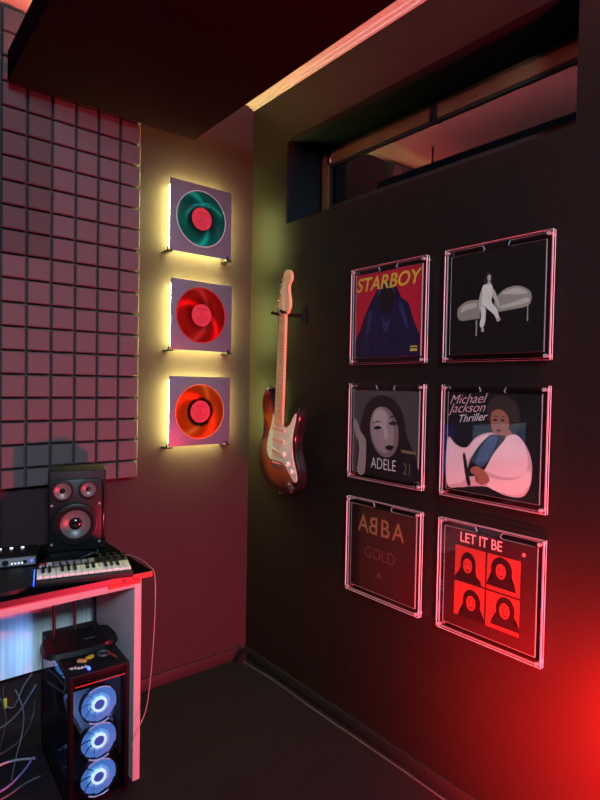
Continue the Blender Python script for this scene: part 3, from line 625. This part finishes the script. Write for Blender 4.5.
# ---------------- speaker on a low riser
sp = thing('studio_monitor_speaker', 'black three way studio speaker with two small drivers above a large woofer', 'speaker', (-.872, -.190, DT+.030), R(-17))
b = new_bm(); w2, sh = .094, .282
box2(b, (-w2, -.075, 0), (w2, .075, sh), bev=.006, seg=3); obj('cabinet', b, 'satin', sp)
b = new_bm(); box2(b, (-w2+.004, -.083, .004), (w2-.014, -.0755, sh-.030), bev=.0035); obj('baffle', b, 'black', sp)
b = new_bm(); box2(b, (w2-.013, -.081, .03), (w2-.006, -.0755, sh-.035), bev=.002); obj('side_strip', b, 'gloss', sp)
def driver(nm, x, z, r, dome):
    b = new_bm(); y0 = -.083; hh = .017 if not dome else .011
    pr = ([(r*1.28, -hh), (r*1.26, .005), (r*1.16, .007), (r*1.12, .003), (r*1.08, .003), (r*1.0, .006), (r*.90, .003), (r*.86, -.001), (r*.5, -.014), (r*.38, -.016), (r*.36, -.012), (r*.25, -.006), (0, -.003)] if not dome else
          [(r*1.28, -hh), (r*1.26, .004), (r*1.1, .005), (r*.98, .001), (r*.7, -.006), (r*.32, -.010), (r*.30, -.006), (r*.15, .000), (0, .001)])
    lathe(b, [(q, (h_+hh)*.62) for q, h_ in pr], (x, y0, z), n=48,
          mis=([0, 0, 0, 0, 1, 1, 1, 2, 2, 3, 3, 3] if not dome else [0, 0, 0, 2, 2, 3, 3, 3]))
    return obj(nm, b, ['black', 'rubber', 'cone', 'gloss'], sp)
driver('woofer', -.006, .098, .057, False); driver('midrange_driver', -.048, .214, .029, True); driver('tweeter', .035, .216, .026, True)
for (x, z) in ((-.082, .03), (.072, .03), (-.082, .165), (.072, .165)):
    b = new_bm(); lathe(b, [(.0045, 0), (.0045, .002), (.002, .0015), (0, .001)], (x, -.083, z), n=12); obj('screw', b, 'grey', sp)
b = new_bm(); box2(b, (-.980, -.250, DT), (-.785, -.105, DT+.029), bev=.004); tag(obj('speaker_riser', b, 'rubber'), 'low black riser block under the studio speaker', 'riser')
b = new_bm(); box2(b, (-.045, -.022, 0), (.045, .022, .022), bev=.003)
vs = None
o = thing('desk_box', 'small black box with a faint name strip in front of the studio speaker', 'box', (-.962, -.292, DT), R(-10)); obj('case', b, 'satin', o)
b = new_bm(); box2(b, (-.016, -.0226, .010), (.016, -.0221, .012)); obj('name_strip', b, 'grey', o); 
b = new_bm(); tube(b, smooth_loop([(-.885, -.265, DT+.004), (-.87, -.290, DT+.016), (-.85, -.290, DT+.022), (-.83, -.278, DT+.014), (-.825, -.268, DT+.03), (-.828, -.262, DT+.05)], 5, False), .0022); tag(obj('cable', b, 'cable_grey'), 'short grey cable curling at the foot of the studio speaker', 'cable')

# ---------------- midi keyboard
kb = thing('midi_keyboard', 'small black keyboard with white piano keys and rows of pads at the desk edge', 'keyboard', (-.923, -.418, DT), R(-15))
kl, kd = .288, .195
b = new_bm(); box2(b, (-kl/2, -kd/2, 0), (kl/2, kd/2, .020), bev=.004); obj('body', b, 'satin', kb)
nw = 15; kw = (kl-.012)/nw
b = new_bm(); box2(b, (-kl/2+.003, -kd/2+.012, .0202), (kl/2-.003, -kd/2+.098, .0206)); obj('key_bed', b, 'rubber', kb)
for k in range(nw):
    x = -kl/2+.006+k*kw; b = new_bm(); box2(b, (x+.0006, -kd/2+.014, .0208), (x+kw-.0006, -kd/2+.096, .029), bev=.0012); obj('white_key', b, 'key_white', kb)
for k in range(nw-1):
    if k % 7 in (2, 6): continue
    x = -kl/2+.006+(k+1)*kw; b = new_bm(); box2(b, (x-.0048, -kd/2+.046, .0292), (x+.0048, -kd/2+.097, .036), bev=.0015); obj('black_key', b, 'black', kb)
for r_ in range(2):
    for k in range(8):
        x = -kl/2+.012+k*.0215; y = kd/2-.058+r_*.026-.004
        b = new_bm(); box2(b, (x, y, .0202), (x+.018, y+.018, .0235), bev=.002)
        first = (k == 0); obj('pad', b, 'pad_red' if (first and r_ == 0) else ('lightgrey' if (k == 1 and r_ == 0) else 'grey_dark'), kb) if False else obj('pad', b, (M['red_trim'] if (first and r_ == 1) else (M['lightgrey'] if (k < 2) else M['grey'])), kb)
for r_ in range(2):
    for k in range(4):
        b = new_bm(); x = kl/2-.088+k*.024; y = kd/2-.050+r_*.030; cyl(b, (x, y, .020), (x, y, .033), .0062, .0052, n=16); box2(b, (x-.0006, y, .0332), (x+.0006, y+.005, .0337), 1); obj('knob', b, ['black', 'lightgrey'], kb)

# ---------------- turntable-like deck, interface on it
tt = thing('record_deck', 'black rounded deck with a platter at the left edge of the desk', 'record player', (-1.222, -.332, DT), R(-15))
b = new_bm(); pts = []
for cx, cy, a0 in ((.135, .135, 0), (-.135, .135, 90), (-.135, -.12, 180), (.135-.045, -.12+.045, 270)):
    rr = .03 if a0 != 270 else .075
    for k in range(9): a = R(a0+90*k/8); pts.append((cx+rr*math.cos(a), cy+rr*math.sin(a)))
prism(b, pts, lambda u, v, d: (u, v, d), .004, .016); obj('plinth', b, 'satin', tt)
for sx in (-.1, .1):
    for sy in (-.1, .1):
        b = new_bm(); cyl(b, (sx, sy, 0), (sx, sy, .0045), .012, n=16); obj('foot', b, 'rubber', tt)
b = new_bm(); lathe(b, [(0, .0165), (.085, .0165), (.085, .022), (.080, .024), (.02, .024), (0, .024)], (-.02, -.055, 0), (0, 0, 1), n=48); obj('platter', b, 'black', tt)
b = new_bm(); lathe(b, [(.060, .0243), (.064, .026), (.068, .0243)], (-.02, -.055, 0), (0, 0, 1), n=48); lathe(b, [(0, .030), (.004, .030), (.004, .024)], (-.02, -.055, 0), (0, 0, 1), n=12); obj('platter_ring', b, 'chrome', tt)
b = new_bm(); box2(b, (.1655, -.09, .003), (.1685, .03, .017)); obj('light_strip', b, 'blue_led', tt, label='blue glowing corner strip')
ai = thing('audio_interface', 'black audio interface with small knobs and a blue light, on the round-cornered deck', 'audio interface', (-1.112, -.211, DT+.0168), R(-15))
ai.scale = (1, 1, .78)
b = new_bm(); box2(b, (-.10, -.065, 0), (.10, .065, .044), bev=.006, seg=3); obj('case', b, 'satin', ai)
b = new_bm(); box2(b, (-.092, -.0665, .006), (.092, -.0655, .038)); obj('front_plate', b, 'grey', ai)
for k, (x, r_) in enumerate(((-.07, .011), (-.035, .011), (.005, .010), (.062, .006))):
    b = new_bm(); lathe(b, [(r_, 0), (r_*.9, .010), (0, .010)], (x, -.0668, .022), n=20); obj('knob', b, 'black', ai)
for k in range(4):
    b = new_bm(); cyl(b, (.024+k*.010, -.0668, .016), (.024+k*.010, -.0685, .016), .0028, n=10); obj('button', b, 'white_led', ai)
b = new_bm(); cyl(b, (.082, -.0668, .022), (.082, -.0688, .022), .0034, n=12); obj('power_light', b, 'blue_led', ai, label='blue power light')
for k in range(4):
    b = new_bm(); bx(b, (-.05+k*.034, .03, .0475), (.010, .008, .006), bev=.0015); obj('top_button', b, 'white_led', ai)

# cable looping from desk edge to floor
pts = [(-.775, -.335, DT+.004), (-.752, -.36, DT+.014), (-.741, -.43, DT+.018), (-.733, -.49, DT+.008), (-.729, -.53, DT-.01), (-.728, -.537, .60), (-.733, -.535, .45), (-.742, -.535, .34), (-.752, -.53, .25), (-.775, -.535, .205), (-.80, -.556, .19), (-.815, -.566, .17)]
b = new_bm(); tube(b, smooth_loop(pts, 6, False), .0016); tag(obj('cable', b, 'cable_pink'), 'thin pinkish cable looping over the desk corner and down its leg', 'cable')

# ================================================================== PC TOWER
pc = thing('computer_tower', 'black computer tower with three glowing blue fans standing on the floor under the desk', 'computer', (-.907, -.533, 0), R(-3.5))
pw, pd, ph = .093, .385, .428
b = new_bm()
for sx in (-1, 1):
    box2(b, (sx*pw, .0, .012), (sx*(pw-.014), .022, ph-.004), bev=.002)
    box2(b, (sx*pw, pd-.02, .012), (sx*(pw-.012), pd, ph-.004), bev=.002)
box2(b, (-pw+.014, 0, ph-.030), (pw-.014, .022, ph-.004), bev=.002); box2(b, (-pw+.014, 0, .012), (pw-.014, .022, .022), bev=.002)
box2(b, (-pw, .0, .010), (pw, pd, .016)); box2(b, (pw-.004, .022, .016), (pw, pd-.02, ph-.004))
box2(b, (-pw+.012, pd-.006, .016), (pw-.012, pd, ph-.004)); box2(b, (-pw, .022, .016), (-pw+.004, pd-.02, .032)); box2(b, (-pw, .022, ph-.02), (-pw+.004, pd-.02, ph-.004))
box2(b, (-pw+.004, .03, .016), (pw-.004, pd-.01, .085))
obj('chassis', b, 'case_black', pc)
b = new_bm(); box2(b, (-pw, -.002, ph-.004), (pw, pd, ph), bev=.0015)
obj('top_panel', b, 'satin', pc)
b = new_bm(); box2(b, (-pw+.0005, .023, .034), (-pw+.0035, pd-.021, ph-.022)); obj('side_glass', b, 'case_glass', pc)
b = new_bm(); box2(b, (-pw+.016, -.003, .022), (pw-.016, -.0005, ph-.032)); obj('front_glass', b, 'case_glass', pc)
b = new_bm(); box2(b, (-pw+.016, -.0048, ph-.034), (pw-.016, -.0032, ph-.0315)); obj('painted_reflection', b, 'copper_trim' if False else 'red_trim', pc)  # red strip paints in the reflection along the top border of the front glass
for sx in (-.075, .075):
    for sy in (.03, pd-.04):
        b = new_bm(); cyl(b, (sx, sy, 0), (sx, sy, .0105), .012, n=16); obj('foot', b, 'rubber', pc)
def fan(x, y, z, r, sgn=1):
    b = new_bm(); n = 48   # square-cornered housing ring
    lathe(b, [(r+.001, 0), (r+.0035, 0), (r+.0035, .020), (r+.001, .020)], (x, y+.022, z), n=n)
    fh = obj('fan', b, 'black', pc)
    b = new_bm(); nb = 9
    for k in range(nb):
        a0 = 2*PI*k/nb; A = []; B = []
        for j in range(6):
            t = j/5; aa = a0+t*2*PI/nb*1.03; dy = (t-.5)*.007
            A.append([b.verts.new((x+rr*math.cos(aa+sw), y+.012+dy, z+rr*math.sin(aa+sw))) for rr, sw in ((.022, 0), (r*.60, .12), (r*.8, .22), (r-.001, .34))])
        for p, q in zip(A, A[1:]):
            for i in range(3): f = b.faces.new((p[i], p[i+1], q[i+1], q[i])); f.smooth = True; f.material_index = int(i == 0)
    obj('fan_blades', b, ['fan_blade', 'fan_mid'], fh)
    b = new_bm(); lathe(b, [(.0165, -.002), (.0165, .009), (.0185, .0105), (.0225, .009), (.0240, .003), (.0240, -.002)], (x, y+.012, z), n=36); obj('light_ring', b, 'fan_glow', fh)
    b = new_bm(); lathe(b, [(0, .0075), (.0135, .0075), (.0155, .006), (.0155, -.002)], (x, y+.012, z), n=30); obj('hub', b, 'fan_hub', fh)
    b = new_bm()
    for a0, a1 in ((55, 125), (235, 300)):
        P = [(r+.0045)*1.0 for _ in range(2)]
        prev = None
        for k in range(13):
            a = R(a0+(a1-a0)*k/12); cur = [b.verts.new((x+q*math.cos(a), y+.0005, z+q*math.sin(a))) for q in (r-.0005, r+.003)] + [b.verts.new((x+q*math.cos(a), y+.003, z+q*math.sin(a))) for q in (r+.003, r-.0005)]
            if prev:
                for i in range(4): b.faces.new((prev[i], prev[(i+1) % 4], cur[(i+1) % 4], cur[i]))
            prev = cur
    obj('light_arc', b, 'fan_arc', fh)
for z in (.312, .196, .080): fan(.002, .006, z, .0560)
fan(-.002, pd-.05, .315, .056)
lamp('case_light', 'POINT', (-.955, -.20, .36), 1.6, (0.25, 0.5, 1.0), 0.02)
# inside parts seen through the side glass
b = new_bm(); box2(b, (pw-.012, .06, .10), (pw-.006, pd-.04, .36)); mb = obj('motherboard', b, 'cable_black', pc)
b = new_bm(); box2(b, (-.03, .10, .17), (.075, .34, .20), bev=.004); obj('graphics_card', b, 'grey', pc)
b = new_bm(); box2(b, (-pw+.010, .05, .30), (-pw+.014, .075, .33)); box2(b, (-pw+.010, .05, .26), (-pw+.014, .07, .29)); obj('inner_bracket', b, 'grey', pc)

# router on the tower
ro = thing('wifi_router', 'black wifi router with upright antennas lying on top of the computer tower', 'router', (-.895, -.318, ph+.001), R(-8))
b = new_bm(); rp = smooth_loop([(-.112, -.07), (-.115, .04), (-.06, .075), (.08, .078), (.112, .03), (.098, -.05), (.04, -.082), (-.05, -.088)], 4)
B0 = [(u*1.08, v*1.05) for u, v in rp]; prism(b, B0, lambda u, v, d: (u*(1-.06*(d > .012)), v*(1-.06*(d > .012)), d), .002, .017); obj('body', b, 'satin', ro)
b = new_bm(); box2(b, (.005, -.012, .0170), (.042, -.009, .0174))
obj('name_strip', b, 'grey', ro)
for x, yy_ in ((-.084, .02), (-.014, .045), (.056, .055)):
    b = new_bm(); cyl(b, (x, yy_, .017), (x, yy_+.004, .05), .006, .0055, n=12); cyl(b, (x, yy_+.004, .05), (x, yy_+.02, .215), .0055, .0035, n=12); obj('antenna', b, 'black', ro)
# odds and ends on the tower in front of the router
zt = ph+.0012
def rp_(x, y): v = Matrix.Rotation(R(-3.5), 3, 'Z') @ Vector((x, y, 0)); return (v.x-.907, v.y-.533, zt)
b = new_bm(); bx(b, (0, 0, .006), (.030, .012, .010), bev=.002); bx(b, (.020, 0, .006), (.012, .009, .005), 1)
tag(obj('usb_stick', b, ['copper', 'chrome'], loc=rp_(-.035, .075), rotz=R(-35)), 'orange memory stick lying before the router on the computer tower', 'memory stick')
b = new_bm(); bx(b, (0, 0, .005), (.026, .014, .009), bev=.002); bx(b, (.018, 0, .005), (.012, .009, .005), 1)
tag(obj('usb_stick', b, ['yellow', 'chrome'], loc=rp_(-.008, .088), rotz=R(25)), 'tan yellow memory stick lying beside the orange one on the computer tower', 'memory stick')
b = new_bm(); tube(b, [(.019*math.cos(2*PI*k/28), .019*math.sin(2*PI*k/28), .0035+.0045*(k/28)) for k in range(50)], .0022); tag(obj('coiled_cable', b, 'cable_grey', loc=rp_(.035, .085)), 'small coil of grey cable on the computer tower', 'cable')
b = new_bm(); cyl(b, (0, 0, .004), (0, .055, .004), .0035, n=10); cyl(b, (0, -.012, .004), (0, 0, .004), .0012, .0035, n=10, mi=1); tag(obj('pen', b, ['red_trim', 'chrome'], loc=rp_(.062, .050), rotz=R(10)), 'red pen lying on the computer tower', 'pen')
b = new_bm(); bx(b, (0, 0, .004), (.007, .013, .007), bev=.001); tag(obj('usb_receiver', b, 'blue_led', loc=rp_(-.030, .020), rotz=R(5)), 'tiny blue glowing receiver at the front edge of the computer tower', 'receiver')
b = new_bm()
for k in range(5): bx(b, (-.02+.010*k, .003*math.sin(k*2), .004), (.007, .008, .006), bev=.001, mi=0); 
tube(b, [(-.028, .004, .003), (0, -.006, .003), (.028, .004, .003)], .0015)
tag(obj('keyring', b, 'lightgrey', loc=rp_(-.055, .040), rotz=R(-20)), 'bunch of small silvery keys and tags on the computer tower', 'keyring')
b = new_bm(); bx(b, (0, 0, .012), (.040, .030, .022), bev=.004); tag(obj('adapter', b, 'black', loc=rp_(.068, .15), rotz=R(10)), 'black power adapter on the computer tower right of the router', 'adapter')

# ================================================================== CABLES UNDER DESK
cabs = [
 ([(-1.20, -.12, .30), (-1.12, -.13, .24), (-1.10, -.14, .21), (-1.07, -.15, .19), (-1.03, -.12, .24), (-1.00, -.11, .27)], .0028, 'cable_grey', 'grey cable sagging below the pale back board'),
 ([(-1.25, -.16, .12), (-1.16, -.20, .15), (-1.08, -.20, .18), (-1.02, -.16, .22), (-.995, -.14, .24)], .003, 'cable_grey', 'grey cable rising towards the back of the computer tower'),
 ([(-1.25, -.22, .09), (-1.14, -.24, .095), (-1.06, -.22, .11), (-1.02, -.20, .16), (-1.01, -.18, .21)], .0028, 'cable_black', 'black cable curving up beside the computer tower'),
 ([(-1.26, -.26, .04), (-1.17, -.30, .09), (-1.12, -.28, .085), (-1.06, -.24, .05), (-1.02, -.23, .03)], .0036, 'cable_white', 'thick white cable arching over the tangle under the desk'),
 ([(-1.25, -.30, .02), (-1.15, -.33, .03), (-1.08, -.30, .04), (-1.03, -.25, .05)], .0036, 'cable_violet', 'pale violet cable low in the tangle under the desk'),
 ([(-1.24, -.34, .008), (-1.14, -.34, .012), (-1.07, -.31, .01), (-1.02, -.30, .008)], .003, 'cable_grey', 'grey cable lying straight on the floor under the desk'),
 ([(-1.10, -.14, .268), (-1.105, -.16, .22), (-1.10, -.18, .17), (-1.12, -.2, .10), (-1.15, -.22, .03), (-1.17, -.24, .006)], .0028, 'cable_black', 'black cable hanging from the back board to the floor'),
 ([(-1.06, -.13, .24), (-1.045, -.18, .18), (-1.06, -.22, .12), (-1.08, -.24, .07), (-1.10, -.26, .006)], .0026, 'cable_grey', 'grey cable looping down to the floor behind the white one'),
]
M['cable_violet'] = mat('cable_violet', (0.14, 0.12, 0.32), 0.4)
for pts, r, m_, lab in cabs:
    b = new_bm(); tube(b, smooth_loop(pts, 6, False), r); tag(obj('cable', b, m_), lab, 'cable', 'cables under the desk')
b = new_bm(); bx(b, (0, 0, 0), (.012, .010, .034), bev=.002); tag(obj('cable_tag', b, 'yellow', loc=(-1.098, -.155, .215)), 'yellow tag clipped on a cable below the pale back board', 'cable tag')
b = new_bm(); box2(b, (-.04, -.09, 0), (.04, .09, .035), bev=.004)
ps = thing('power_strip', 'black power strip on the floor at the left border under the desk', 'power strip', (-1.33, -.26, 0), R(8)); obj('case', b, 'rubber', ps)
for k in range(3):
    b = new_bm(); bx(b, (0, -.055+.05*k, .048), (.03, .032, .026), bev=.003); obj('plug', b, 'lightgrey' if k == 1 else 'black', ps)
# floor cable along the right wall, and a loose bracket in the corner
b = new_bm(); tube(b, smooth_loop([(-.05, -.03, .004), (-.045, -.12, .004), (-.036, -.3, .004), (-.040, -.6, .004), (-.034, -1.0, .004), (-.038, -1.5, .004), (-.035, -2.2, .004)], 5, False), .0032)
tag(obj('cable', b, 'cable_grey'), 'long thin cable running along the floor beside the black wall', 'cable')
b = new_bm(); prism(b, [(-.03, 0), (.03, 0), (.022, .055), (.012, .06)], lambda u, v, d: (u, d, v), -.01, .01); tag(obj('door_wedge', b, 'rubber', loc=(-.055, -.045, 0), rotz=R(-30)), 'small dark wedge standing on the floor in the room corner', 'wedge')
